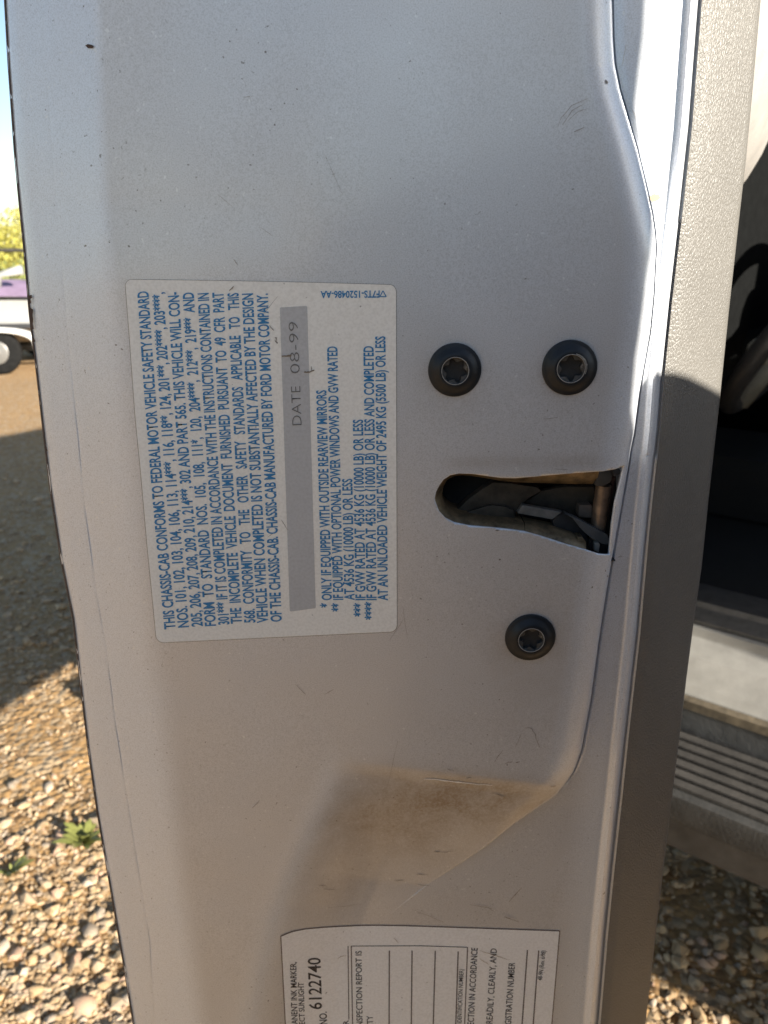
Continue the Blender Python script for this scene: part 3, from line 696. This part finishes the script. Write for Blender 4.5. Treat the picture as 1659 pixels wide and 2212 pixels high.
text('F7TS-1520486-AA', r2(1368,262), r2(725,268), 14.5, BLUE, S1, .022)
text('DATE', r2(520,1725), r2(505,1300), 20.5, FADED, S1, -.014, 0, .0004); text('08-99', r2(500,1160), r2(478,598), 20.5, FADED, S1, -.014, 0, .0004)
for s, a, b, cap, wt in (('PERMANENT INK MARKER,', r5(258,1360), r5(238,520), 13, .012), ('DIRECT SUNLIGHT', r5(336,1306), r5(320,742), 12, .012), ('NO.', r5(576,1200), r5(570,1060), 16, .014),
 ('6122740', r5(518,1032), r5(502,472), 27, .01), ('R', r5(812,1200), r5(808,1152), 12, .012), ('INSPECTION REPORT IS', r5(962,1240), r5(950,398), 13, .008), ('ITY', r5(1078,1205), r5(1070,1102), 13, .008),
 ('IDENTIFICATION NUMBER)', r6(462,1188), r6(485,598), 9.5, .006), ('INSPECTION IN ACCORDANCE', r6(588,1345), r6(638,368), 13.5, .01), ('READILY, CLEARLY, AND', r6(798,1192), r6(848,375), 13.5, .008),
 ('REGISTRATION NUMBER', r6(997,1275), r6(1045,528), 13.5, .008), ('48-9N (Rev. 6/98)', r6(1338,722), r6(1380,398), 9.5, .008)):
    text(s, a, b, cap, BLACKINK, S2, wt)
tobs = []
for T in TEXTS:
    cu = bpy.data.curves.new('t', 'FONT'); cu.body = T[0]; cu.resolution_u = 3; cu.offset = T[6]; cu.size = 1
    o = bpy.data.objects.new('t', cu); col.objects.link(o); tobs.append(o)
cu = bpy.data.curves.new('t', 'FONT'); cu.body = 'H'; ref = bpy.data.objects.new('t', cu); col.objects.link(ref)
bpy.context.view_layer.update(); dg = bpy.context.evaluated_depsgraph_get()
hm = bpy.data.meshes.new_from_object(ref.evaluated_get(dg)); CAPH = max(v.co.y for v in hm.vertices); bpy.data.objects.remove(ref)
for o, (s, a, b, cap, mat, par, wt, cv, lift) in zip(tobs, TEXTS):
    me = bpy.data.meshes.new_from_object(o.evaluated_get(dg)); bpy.data.objects.remove(o)
    co = np.empty(len(me.vertices) * 3); me.vertices.foreach_get('co', co); co = co.reshape(-1, 3)
    x0, x1 = co[:, 0].min(), co[:, 0].max(); sN = (co[:, 0] - x0) / max(x1 - x0, 1e-6); tN = co[:, 1] / CAPH
    a, b = np.array(a), np.array(b); d = (b - a) / np.linalg.norm(b - a); up = np.array([d[1], -d[0]])
    P = a + np.outer(sN, b - a) + np.outer(tN * cap, up)
    if cv: P[:, 0] += -cv * 3.2 * np.sin(math.pi * sN)          # the print bows with the sticker
    v = W(P[:, 0], P[:, 1], paper_d(P[:, 0], P[:, 1]) - lift) - DO
    me.vertices.foreach_set('co', v.reshape(-1)); me.update(); me.name = 'text_line'
    obj('text_line', me, mat, par, label='printed line reading ' + s.strip('.,') if len(s) < 30 else None)
def ruled(name, a, b, w, mat, parent, lift=.00034):
    a, b = np.array(a), np.array(b); m = 14; d = (b - a) / np.linalg.norm(b - a); nn = np.array([-d[1], d[0]]) * w / 2
    q = np.array([a + (b - a) * t for t in np.linspace(0, 1, m)]); P = np.concatenate([q + nn, q - nn])
    obj(name, mesh(name, W(P[:, 0], P[:, 1], paper_d(P[:, 0], P[:, 1]) - lift), [(i, i + 1, m + i + 1, m + i) for i in range(m - 1)], False, DO), mat, parent)
tri = [r2(1440, 328), r2(1372, 326), r2(1405, 262)]
for i in range(3): ruled('triangle_mark', tri[i], tri[(i + 1) % 3], 2.0, BLUE, S1)
def ext(a, b, k=1.28): a, b = np.array(a), np.array(b); return a + (b - a) * k
LNM = make_ink('brownish_ruled_ink', (.10, .075, .075), (.22, .19, .18))
ruled('ruled_line', r5(803,345), r5(812,1145), 2.0, LNM, S2)
ruled('box_line', r5(838,345), ext(r5(838,345), r5(852,1194)), 2.2, LNM, S2)
ruled('box_line', r5(836,347), (905.2, 2043.2), 1.5, BLACKINK, S2); ruled('box_line', (905.2, 2043.2), r6(530,360), 1.5, BLACKINK, S2, .00036)
ruled('box_line', r6(528,360), ext(r6(528,360), r6(497,1194)), 2.2, LNM, S2)
for a, b in ((r5(1253,395), r5(1250,1194)), (r5(1500,395), r5(1492,1194)), (r6(177,398), r6(155,1194)), (r6(426,405), r6(400,1194)), (r6(1180,388), r6(1122,1194)), (r6(1303,395), r6(1243,1194))):
    ruled('ruled_line', a, ext(a, b), 2.6, LNM, S2)
# smears on the stickers
def sticker_d(x, y): return paper_d(x, y) - .00022
for pts, w in (([r2(300,975),r2(410,972)], 4.5), ([r2(545,1150),r2(600,1145),r2(660,1128)], 3.6), ([r2(625,1085),r2(630,1130)], 1.4), ([r2(170,640),r2(215,695)], 1.8), ([r2(225,770),r2(245,772),r2(240,825),r2(228,800)], 2.0),
               ([r1(1250,262),r1(1300,220)], 2.4), ([r3(1540,680),r3(1570,725),r3(1610,790)], 1.1)):
    scratch(pts, w, simple('brown_smear', (.22, .17, .12), .8), sticker_d)
for pts in ([r6(655,392),r6(770,430),r6(870,460),r6(985,500)], [r6(660,480),r6(760,555)], [r5(690,485),r5(720,460),r5(790,452)], [r5(1300,260),r5(1345,305)]):
    scratch(pts, 1.2, simple('brown_smear', (.36, .29, .22), .8), sticker_d)

# ------------------------------------------------------------------ the truck the door belongs to (local x runs back along the cab side, local y inwards)
HING = (0.25, 0.80, 0.0); TR = R(-39)
truck = empty('truck', HING, 'white truck cab with bare sill and ribbed running board behind the open door', 'truck', rz=TR)
SILLP = simple('dusty_sill_paint', (.27, .262, .24), .6, .15, 30, .2, 300, .0005)
BODY = simple('cab_paint', (0.66, 0.655, 0.63), .4, .06, 25, .08, 600, .0003, Coat_Weight=.3)
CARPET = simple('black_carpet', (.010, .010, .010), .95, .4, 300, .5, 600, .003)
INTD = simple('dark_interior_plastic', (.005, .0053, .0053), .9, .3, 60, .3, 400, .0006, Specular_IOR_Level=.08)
RUBB = simple('scuffed_sill_rubber', (.075, .072, .068), .6, .35, 60, .2, 300, .001)
ROCK = simple('dirty_rocker', (.055, .055, .055), .7, .4, 20, .3, 120, .002)
TREAD = simple('dusty_step_rubber', (.042, .038, .034), .85, .4, 25, .3, 200, .002)
TREADB = simple('step_rubber', (.035, .034, .032), .8, .4, 30, .3, 200, .002)
EDGED = simple('rusty_sill_seam', (.085, .068, .045), .8, .6, 60)
def tb(name, s0, s1, w0, w1, z0, z1, mat, bev=.004, **k): return box(name, s0, s1, w0, w1, z0, z1, mat, truck, bev, **k)
# sill: painted step that slopes a little, profile extruded along the cab
def extrude(name, prof, s0, s1, mat, bevel=0, parent=None):
    m = len(prof); V = [(s0, w, z) for w, z in prof] + [(s1, w, z) for w, z in prof]
    F = [(i, (i + 1) % m, m + (i + 1) % m, m + i) for i in range(m)] + [list(range(m))[::-1], list(range(m, 2 * m))]
    bm = bmesh.new(); me = mesh(name, V, F); bm.from_mesh(me); bmesh.ops.recalc_face_normals(bm, faces=bm.faces)
    if bevel: bmesh.ops.bevel(bm, geom=bm.edges[:], offset=bevel, segments=2, affect='EDGES', profile=.7, clamp_overlap=True)
    bm.to_mesh(me); bm.free(); sharp(me, 35); return obj(name, me, mat, parent or truck)
extrude('sill', [(0.0, .645), (0.010, .656), (.040, .682), (.070, .696), (.073, .708), (.080, .710), (.083, .62), (0.0, .62)], .02, 1.22, SILLP, .002)
extrude('sill_seam', [(-.008, .640), (-.002, .645), (-.002, .628), (-.008, .628)], .02, 1.22, EDGED)
extrude('scuff_plate', [(.084, .70), (.084, .714), (.112, .722), (.116, .729), (.121, .729), (.125, .722), (.165, .716), (.235, .708), (.235, .68), (.084, .68)], .02, 1.22, RUBB, .0015)
extrude('rocker_panel', [(-.003, .627), (.02, .627), (.02, .40), (.004, .40), (-.004, .56)], .02, 1.25, ROCK, .002)
step = tb('running_board', .03, 1.35, -.145, -.006, .555, .592, TREADB, .008)
for i in range(6):
    w = -.022 - i * .0205
    o = box('tread_rib', .035, 1.34, w - .0068, w + .0068, .5905, .598, TREAD, step, .003)
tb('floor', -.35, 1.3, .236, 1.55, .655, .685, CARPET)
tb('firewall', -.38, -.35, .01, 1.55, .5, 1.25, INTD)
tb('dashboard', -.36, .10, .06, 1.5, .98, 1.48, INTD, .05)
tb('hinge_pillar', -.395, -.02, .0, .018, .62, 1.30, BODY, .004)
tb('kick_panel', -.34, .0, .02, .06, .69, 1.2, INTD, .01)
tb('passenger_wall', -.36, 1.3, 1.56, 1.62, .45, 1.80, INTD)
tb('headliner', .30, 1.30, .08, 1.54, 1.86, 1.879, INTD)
tb('bed_floor', 1.45, 3.9, -.06, 1.66, .72, .80, BODY, .01)
tb('bed_side', 1.45, 3.9, -.06, -.02, .801, 1.30, BODY, .01)
tb('bed_side', 1.45, 3.9, 1.62, 1.66, .801, 1.30, BODY, .01)
tb('frame_rail', -1.2, 3.9, .42, .50, .42, .60, ROCK, .01)
tb('frame_rail', -1.2, 3.9, 1.10, 1.18, .42, .60, ROCK, .01)
tb('tunnel', -.35, .9, .65, .95, .686, .82, CARPET, .04)
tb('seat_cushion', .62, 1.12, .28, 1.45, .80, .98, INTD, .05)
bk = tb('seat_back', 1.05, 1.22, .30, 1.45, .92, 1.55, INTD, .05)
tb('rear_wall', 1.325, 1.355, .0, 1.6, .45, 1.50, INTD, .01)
tb('cab_roof', .30, 1.36, .06, 1.56, 1.88, 1.95, BODY, .03)
tb('rear_pillar', 1.22, 1.32, .0, .05, .72, 1.90, BODY, .01)
tb('rear_pillar', 1.22, 1.32, 1.56, 1.61, .72, 1.90, BODY, .01)
v, f = tube([(-.12, .04, 1.28), (.1, .06, 1.6), (.34, .10, 1.88)], .03, 10); obj('windshield_pillar', mesh('windshield_pillar', v, f, True), BODY, truck)
v, f = tube([(-.12, 1.57, 1.28), (.1, 1.56, 1.6), (.34, 1.52, 1.88)], .03, 10); obj('windshield_pillar', mesh('windshield_pillar', v, f, True), BODY, truck)
tb('front_fender', -1.22, -.40, .0, .28, .62, 1.18, BODY, .04)
tb('front_fender', -1.22, -.40, 1.32, 1.60, .62, 1.18, BODY, .04)
extrude('hood', [(.285, 1.15), (.34, 1.235), (.8, 1.27), (1.26, 1.235), (1.315, 1.15)], -1.22, -.40, BODY, .01)
tb('grille', -1.25, -1.221, .1, 1.5, .72, 1.14, INTD, .02)
tb('front_bumper', -1.33, -1.255, .08, 1.58, .48, .70, GREYP, .03)
def wheel(s, w, parent):
    bm = bmesh.new(); R_, wd = .385, .12
    prof = [(0.2, -.09), (.23, -.115), (.33, -wd), (.375, -.1), (R_, -.06), (R_, .06), (.375, .1), (.33, wd), (.23, .115), (.2, .09)]
    N = 40; V = [(r * math.cos(2 * math.pi * k / N), h, r * math.sin(2 * math.pi * k / N)) for r, h in prof for k in range(N)]
    F = [(i * N + k, i * N + (k + 1) % N, (i + 1) * N + (k + 1) % N, (i + 1) * N + k) for i in range(len(prof) - 1) for k in range(N)] + [list(range(N)), list(range((len(prof) - 1) * N, len(prof) * N))]
    bm.free(); o = obj('wheel', recalc(mesh('wheel', V, F, True)), TREADB, parent); o.location = (s, w, R_ - .01)
wheel(-.72, .17, truck); wheel(-.72, 1.45, truck); wheel(2.7, .12, truck); wheel(2.7, 1.48, truck)
# steering wheel and pedals in the dark footwell
def ringpath(c, ax, ay, r, n=40): return [tuple(Vector(c) + Vector(ax) * r * math.cos(2 * math.pi * k / n) + Vector(ay) * r * math.sin(2 * math.pi * k / n)) for k in range(n + 1)]
SW = Vector((.20, .40, 1.12)); axv = Vector((0, 1, 0)); ayv = Vector((.55, 0, .83)).normalized()
stw = empty('steering_wheel', SW); stw.parent = truck
v, f = tube(ringpath((0, 0, 0), axv, ayv, .185), .015, 12, False); obj('rim', mesh('rim', v, f, True), BLACKP, stw)
PALE = simple('pale_grey_plastic', (.20, .205, .19), .5, .15, 60)
for ang, nm in ((R(200), 'spoke'), (R(-20), 'spoke'), (R(-90), 'spoke')):
    e = axv * math.cos(ang) * .18 + ayv * math.sin(ang) * .18
    v, f = tube([(0, 0, 0), tuple(e * .5), tuple(e)], [.03, .016, .02], 10); obj(nm, mesh(nm, v, f, True), PALE, stw)
bm = bmesh.new(); bmesh.ops.create_uvsphere(bm, u_segments=24, v_segments=12, radius=.06); obj('hub', bm_mesh('hub', bm, 60), INTD, stw)
v, f = tube([(-.25, .42, 1.0), (.0, .42, 1.03), (.24, .42, 1.085)], .03, 12); obj('steering_column', mesh('steering_column', v, f, True), INTD, truck)
for w, nm in ((.40, 'brake_pedal'), (.60, 'throttle_pedal')):
    v, f = tube([(-.3, w, 1.0), (-.2, w, .92), (-.14, w, .82)], .012, 8); o = obj(nm, mesh(nm, v, f, True), GREYP, truck)
    box('pedal_pad', -.155, -.125, w - .045, w + .045, .77, .83, RUBB, o, .006)

# ------------------------------------------------------------------ person taking the picture, standing out of frame; their shadow lies on the door
KP = 0.48
pc = Vector((sun_to.x, sun_to.y, 0)).normalized() * KP + Vector((math.sin(SUN_A), math.cos(SUN_A), 0)) * (-0.047)
person = empty('person', (pc.x, pc.y, 0), 'person in a dark hooded jacket standing out of frame, shading the door', 'person', rz=0)
fw = Vector((-math.cos(SUN_A), math.sin(SUN_A), 0)); rt = Vector((fw.y, -fw.x, 0))      # facing away from the sun, towards the door
J = {'pel': (-.12, -.02, .92, .20), 'waist': (-.07, 0, 1.06, .24), 'chest': (-.06, .0, 1.21, .235), 'neck': (-.005, .0, 1.385, .142), 'head0': (0, .01, 1.47, .118), 'head1': (0, .01, 1.57, .125), 'head2': (0, 0, 1.67, .085),  # torso and left arm widened to keep the latch face dark
     'tr': (.09, 0, 1.306, .11), 'shr': (.20, 0, 1.258, .095), 'elr': (.25, .08, 1.02, .065), 'wrr': (.16, .20, 1.00, .045), 'har': (.10, .22, 1.03, .036),
     'shl': (-.30, 0, 1.27, .14), 'ell': (-.52, .06, 1.14, .12), 'wrl': (-.36, .17, 1.12, .07), 'hal': (-.27, .20, 1.14, .045),
     'hpr': (-.07, 0, .84, .12), 'knr': (-.06, .02, .48, .08), 'anr': (-.06, -.02, .10, .055), 'tor': (-.05, .14, .045, .045),
     'hpl': (-.25, 0, .84, .12), 'knl': (-.27, .02, .48, .08), 'anl': (-.28, -.02, .10, .055), 'tol': (-.29, .14, .045, .045)}
keys = list(J); E = [('pel','waist'),('waist','chest'),('chest','neck'),('neck','head0'),('head0','head1'),('head1','head2'),('chest','tr'),('tr','shr'),('shr','elr'),('elr','wrr'),('wrr','har'),('chest','shl'),('shl','ell'),('ell','wrl'),('wrl','hal'),
      ('pel','hpr'),('hpr','knr'),('knr','anr'),('anr','tor'),('pel','hpl'),('hpl','knl'),('knl','anl'),('anl','tol')]
me = bpy.data.meshes.new('body')
me.from_pydata([tuple(rt * J[k][0] + fw * J[k][1] + Vector((0, 0, J[k][2] - (.105 if J[k][2] > .3 else 0)))) for k in keys], [(keys.index(a), keys.index(b)) for a, b in E], [])
body = obj('body', me, simple('dark_clothing', (.045, .045, .05), .9, .2, 40), person)
sk = body.modifiers.new('skin', 'SKIN'); sk.use_smooth_shade = True
for i, k in enumerate(keys):
    sv = me.skin_vertices[0].data[i]; sv.radius = (J[k][3], J[k][3]); sv.use_root = (k == 'pel')
body.modifiers.new('sub', 'SUBSURF').levels = 1; body.modifiers['sub'].render_levels = 2

# the phone held up in front of them, lens to the door
phone = empty('phone', (0.030, -0.272, 1.16), 'dark phone held up just behind the picture plane', 'phone')
for nm_, a_ in (('case', (-.040, .040, -.0045, .0045, -.095, .062)), ('screen', (-.037, .037, -.0062, -.0047, -.091, .058))):
    bm = bmesh.new(); box_bm(bm, *a_, .002 if nm_ == 'case' else .0005); o = obj(nm_, bm_mesh(nm_, bm, 35), BLACKP, phone)
# ------------------------------------------------------------------ weeds by the gravel
LEAFG = simple('yellow_green_leaf', (.20, .21, .055), .6, .35, 30)
def weed(x, y, h, n, label):
    V, F = [], []
    for i in range(n):
        a = random.uniform(0, 6.283); L = h * random.uniform(.6, 1.3); w = L * .14; lean = random.uniform(.4, 1.1); b = len(V)
        for t in (0, .35, .7, 1):
            rr = L * t * math.sin(lean) ; z = L * t * math.cos(lean) * (1 - .35 * t * t); ww = w * (.35 + 1.2 * t * (1 - t) * 2) if t < 1 else .0006
            cx, cy = math.cos(a) * rr, math.sin(a) * rr; px_, py_ = -math.sin(a) * ww, math.cos(a) * ww
            V += [(cx + px_, cy + py_, z), (cx - px_, cy - py_, z)]
        F += [(b + 2 * k, b + 2 * k + 1, b + 2 * k + 3, b + 2 * k + 2) for k in range(3)]
    t = empty('weed', (x, y, gh(x, y)), label, 'weed', 'small weeds in the gravel')
    obj('leaves', mesh('leaves', V, F, True), LEAFG, t)
    v, f = tube([(0, 0, -.01), (.002, 0, h * .25), (0, .003, h * .5)], .0018, 6); obj('stem', mesh('stem', v, f, True), LEAFG, t)
for (px_, py_), h, n, lab in (((185, 1822), .06, 34, 'small green weed in the gravel touching the door edge'), ((24, 1895), .045, 22, 'tiny yellow green weed at the left border of the gravel')):
    x, y = ground_at(px_, py_); weed(x, y, h, n, lab)

# ------------------------------------------------------------------ far yard: bushes, pipe fence, boat on trailer
def at_dist(px_, Y, z=0.0): return ((px_ - 829.5) / FPX * ((Y + DIST) * CP + (ZC - z) * SP), Y, z)
LEAFB = [simple('bush_leaf_light', (.27, .25, .045), .7, .35, 3), simple('bush_leaf_dark', (.14, .155, .04), .7, .35, 3)]
BARK = simple('bush_bark', (.12, .09, .06), .9, .3, 20)
def bush(x, y, h, w, label, mi):
    t = empty('bush', (x, y, 0), label, 'bush', 'bushes beyond the fence')
    n = 2600; cl = [(random.gauss(0, w * .33), random.gauss(0, w * .33), h * random.uniform(.2, .92), random.uniform(.16, .34) * w) for _ in range(22)]
    V, F = [], []
    for i in range(n):
        cx, cy, cz, cr = random.choice(cl); d = Vector((random.gauss(0, 1), random.gauss(0, 1), random.gauss(0, 1))).normalized() * cr * random.random() ** .4
        c = Vector((cx, cy, max(.05, cz))) + d; s = random.uniform(.025, .06); a = Vector((random.gauss(0, 1), random.gauss(0, 1), random.gauss(0, 1))).normalized(); b = a.orthogonal().normalized()
        k = len(V); V += [tuple(c - a * s), tuple(c + b * s * .5), tuple(c + a * s), tuple(c - b * s * .5)]; F.append((k, k + 1, k + 2, k + 3))
    obj('crown', mesh('crown', V, F), LEAFB[mi], t)
    for q in range(5):
        cx, cy, cz, _ = cl[q]; v, f = tube([(0, 0, 0), (cx * .4, cy * .4, cz * .5), (cx, cy, cz)], [.04, .025, .01], 6); obj('trunk', mesh('trunk', v, f, True), BARK, t)
for px_, Y, h, w, mi, lab in ((-70, 17, 2.25, 1.7, 0, 'tall yellow green bush cut off by the left border'), (12, 19, 2.05, 1.5, 0, 'yellow green bush under the patch of sky, left of the door edge'), (58, 16, 1.75, 1.4, 0, 'yellowish bush half hidden behind the door edge'),
                              (20, 12.5, .95, 1.3, 1, 'low dark green bush just above the boat'), (130, 17, 2.0, 1.6, 0, 'bush hidden mostly behind the upper door edge'), (-120, 13, 1.2, 1.6, 1, 'low dark bush beyond the left border')):
    x, y, _ = at_dist(px_, Y); bush(x, y, h, w, lab, mi)
FENCE = simple('dark_pipe', (.05, .045, .04), .6, .3, 10)
fx, fy, _ = at_dist(30, 14.5)
fence = empty('pipe_fence', (fx, fy, 0), 'dark pipe fence with one high rail in front of the bushes', 'fence')
v, f = tube([(-7, 0, 1.25), (7, 0, 1.25)], .03, 10); obj('rail', mesh('rail', v, f, True), FENCE, fence)
for q in (-6, -3.2, 1.2, 4, 6.8):
    v, f = tube([(q, 0.03, -.1), (q, 0.03, 1.22)], .035, 10); obj('post', mesh('post', v, f, True), FENCE, fence)

bx, by, _ = at_dist(40, 8.9)
boat = empty('boat', (bx, by, 0), 'white boat with purple cover parked on a trailer, left of the door', 'boat', rz=R(8))
HULLW = simple('hull_white', (.32, .32, .31), .35, .08, 6, Coat_Weight=.4); HULLG = simple('hull_bottom_grey', (.36, .34, .32), .5, .15, 6)
PURP = simple('purple_cover', (.24, .17, .25), .8, .2, 8, .3, 40, .01); NAVY = simple('outboard_cowl', (.10, .11, .19), .4, .2, 10)
secs = np.linspace(-1.9, 1.9, 26)
def hull(name, z0, z1, w0, w1, mat):
    V = []; m = 9
    for s in secs:
        k = 1 - max(0, (-s - .3) / 1.6) ** 2.2; k = max(.03, k); rise = .22 * max(0, (-s - .2) / 1.7) ** 2
        for j in range(m):
            t = j / (m - 1); wv = (w0 + (w1 - w0) * t) * k; V.append((s, -wv, z0 + (z1 - z0) * t + rise))
        for j in range(m):
            t = 1 - j / (m - 1); wv = (w0 + (w1 - w0) * t) * k; V.append((s, wv, z0 + (z1 - z0) * t + rise))
    nc_ = 2 * m; F = [(i * nc_ + j, i * nc_ + (j + 1) % nc_, (i + 1) * nc_ + (j + 1) % nc_, (i + 1) * nc_ + j) for i in range(len(secs) - 1) for j in range(nc_)]
    F += [list(range(nc_)), [(len(secs) - 1) * nc_ + j for j in range(nc_)]]
    me = recalc(mesh(name, V, F, True)); sharp(me, 40); return obj(name, me, mat, boat)
hull('hull_side', .50, .74, .66, .74, HULLW); hull('hull_bottom', .26, .455, .10, .62, HULLG); hull('rub_strip', .456, .499, .68, .68, BLACKP)
V = []
for i, s in enumerate(np.linspace(-1.5, 1.2, 16)):
    for j, wv in enumerate(np.linspace(-.66, .66, 12)):
        V.append((s, wv * (1 if s > -.6 else 1 - ((-s - .6) / 1.2) ** 2), .742 + .19 * math.cos(wv * 2.1) * math.sin(math.pi * (i + .6) / 16) + .01 * mnoise.noise(Vector((s * 4, wv * 5, 0)))))
obj('cover', mesh('cover', V, grid_faces(16, 12), True), PURP, boat)
bm = bmesh.new(); box_bm(bm, 1.2, 1.55, -.2, .2, .75, 1.08, .08); obj('outboard_cowl', bm_mesh('outboard_cowl', bm, 40), NAVY, boat)
v, f = tube([(.1, -.62, .86), (.12, -.62, .99), (.35, -.62, 1.04)], [.02, .03, .05], 10); obj('mirror', mesh('mirror', v, f, True), HULLW, boat)
trailer = empty('boat_trailer', (bx, by, 0), 'boat trailer with white fender standing on the dirt under the boat', 'trailer', rz=R(8))
TM = simple('trailer_steel', (.06, .06, .06), .6, .3, 10)
for w in (-.45, .45): box('frame_rail', -2.1, 1.7, w - .03, w + .03, .20, .255, TM, trailer, .005)
for s in (-1.2, 0, 1.3): box('cross_member', s - .03, s + .03, -.62, .62, .14, .195, TM, trailer, .005)
for sgn in (-1, 1):
    V = []
    for i in range(15):
        a = math.pi * (i / 14); 
        for w in (.66, .90): V.append((.05 + .42 * math.cos(a), sgn * w, .27 + .20 * math.sin(a) ** .6))
    me = mesh('fender', V, grid_faces(15, 2), True); o = obj('fender', me, simple('fender_white', (.74, .73, .70), .4, .05, 10), trailer)
    sm_ = o.modifiers.new('s', 'SOLIDIFY'); sm_.thickness = .035
    N = 32; prof = [(.10, -.06), (.18, -.07), (.225, -.05), (.235, 0), (.225, .05), (.18, .07), (.10, .06)]
    V = [(r * math.cos(2 * math.pi * k / N), h, r * math.sin(2 * math.pi * k / N)) for r, h in prof for k in range(N)]
    F = [(i * N + k, i * N + (k + 1) % N, (i + 1) * N + (k + 1) % N, (i + 1) * N + k) for i in range(len(prof) - 1) for k in range(N)] + [list(range(N)), list(range((len(prof) - 1) * N, len(prof) * N))]
    o = obj('wheel', recalc(mesh('wheel', V, F, True)), simple('tyre_rubber', (.012, .012, .012), .95, .4, 30, Specular_IOR_Level=.1), trailer); o.location = (.05, sgn * .78, .225)
    V = [(r * math.cos(2 * math.pi * k / 24), sgn * h, r * math.sin(2 * math.pi * k / 24)) for r, h in ((.12, .071), (.11, .078), (.06, .066), (.03, .082)) for k in range(24)]
    F = [(i * 24 + k, i * 24 + (k + 1) % 24, (i + 1) * 24 + (k + 1) % 24, (i + 1) * 24 + k) for i in range(3) for k in range(24)] + [list(range(72, 96))]
    obj('rim', recalc(mesh('rim', V, F, True)), GREYP, o)
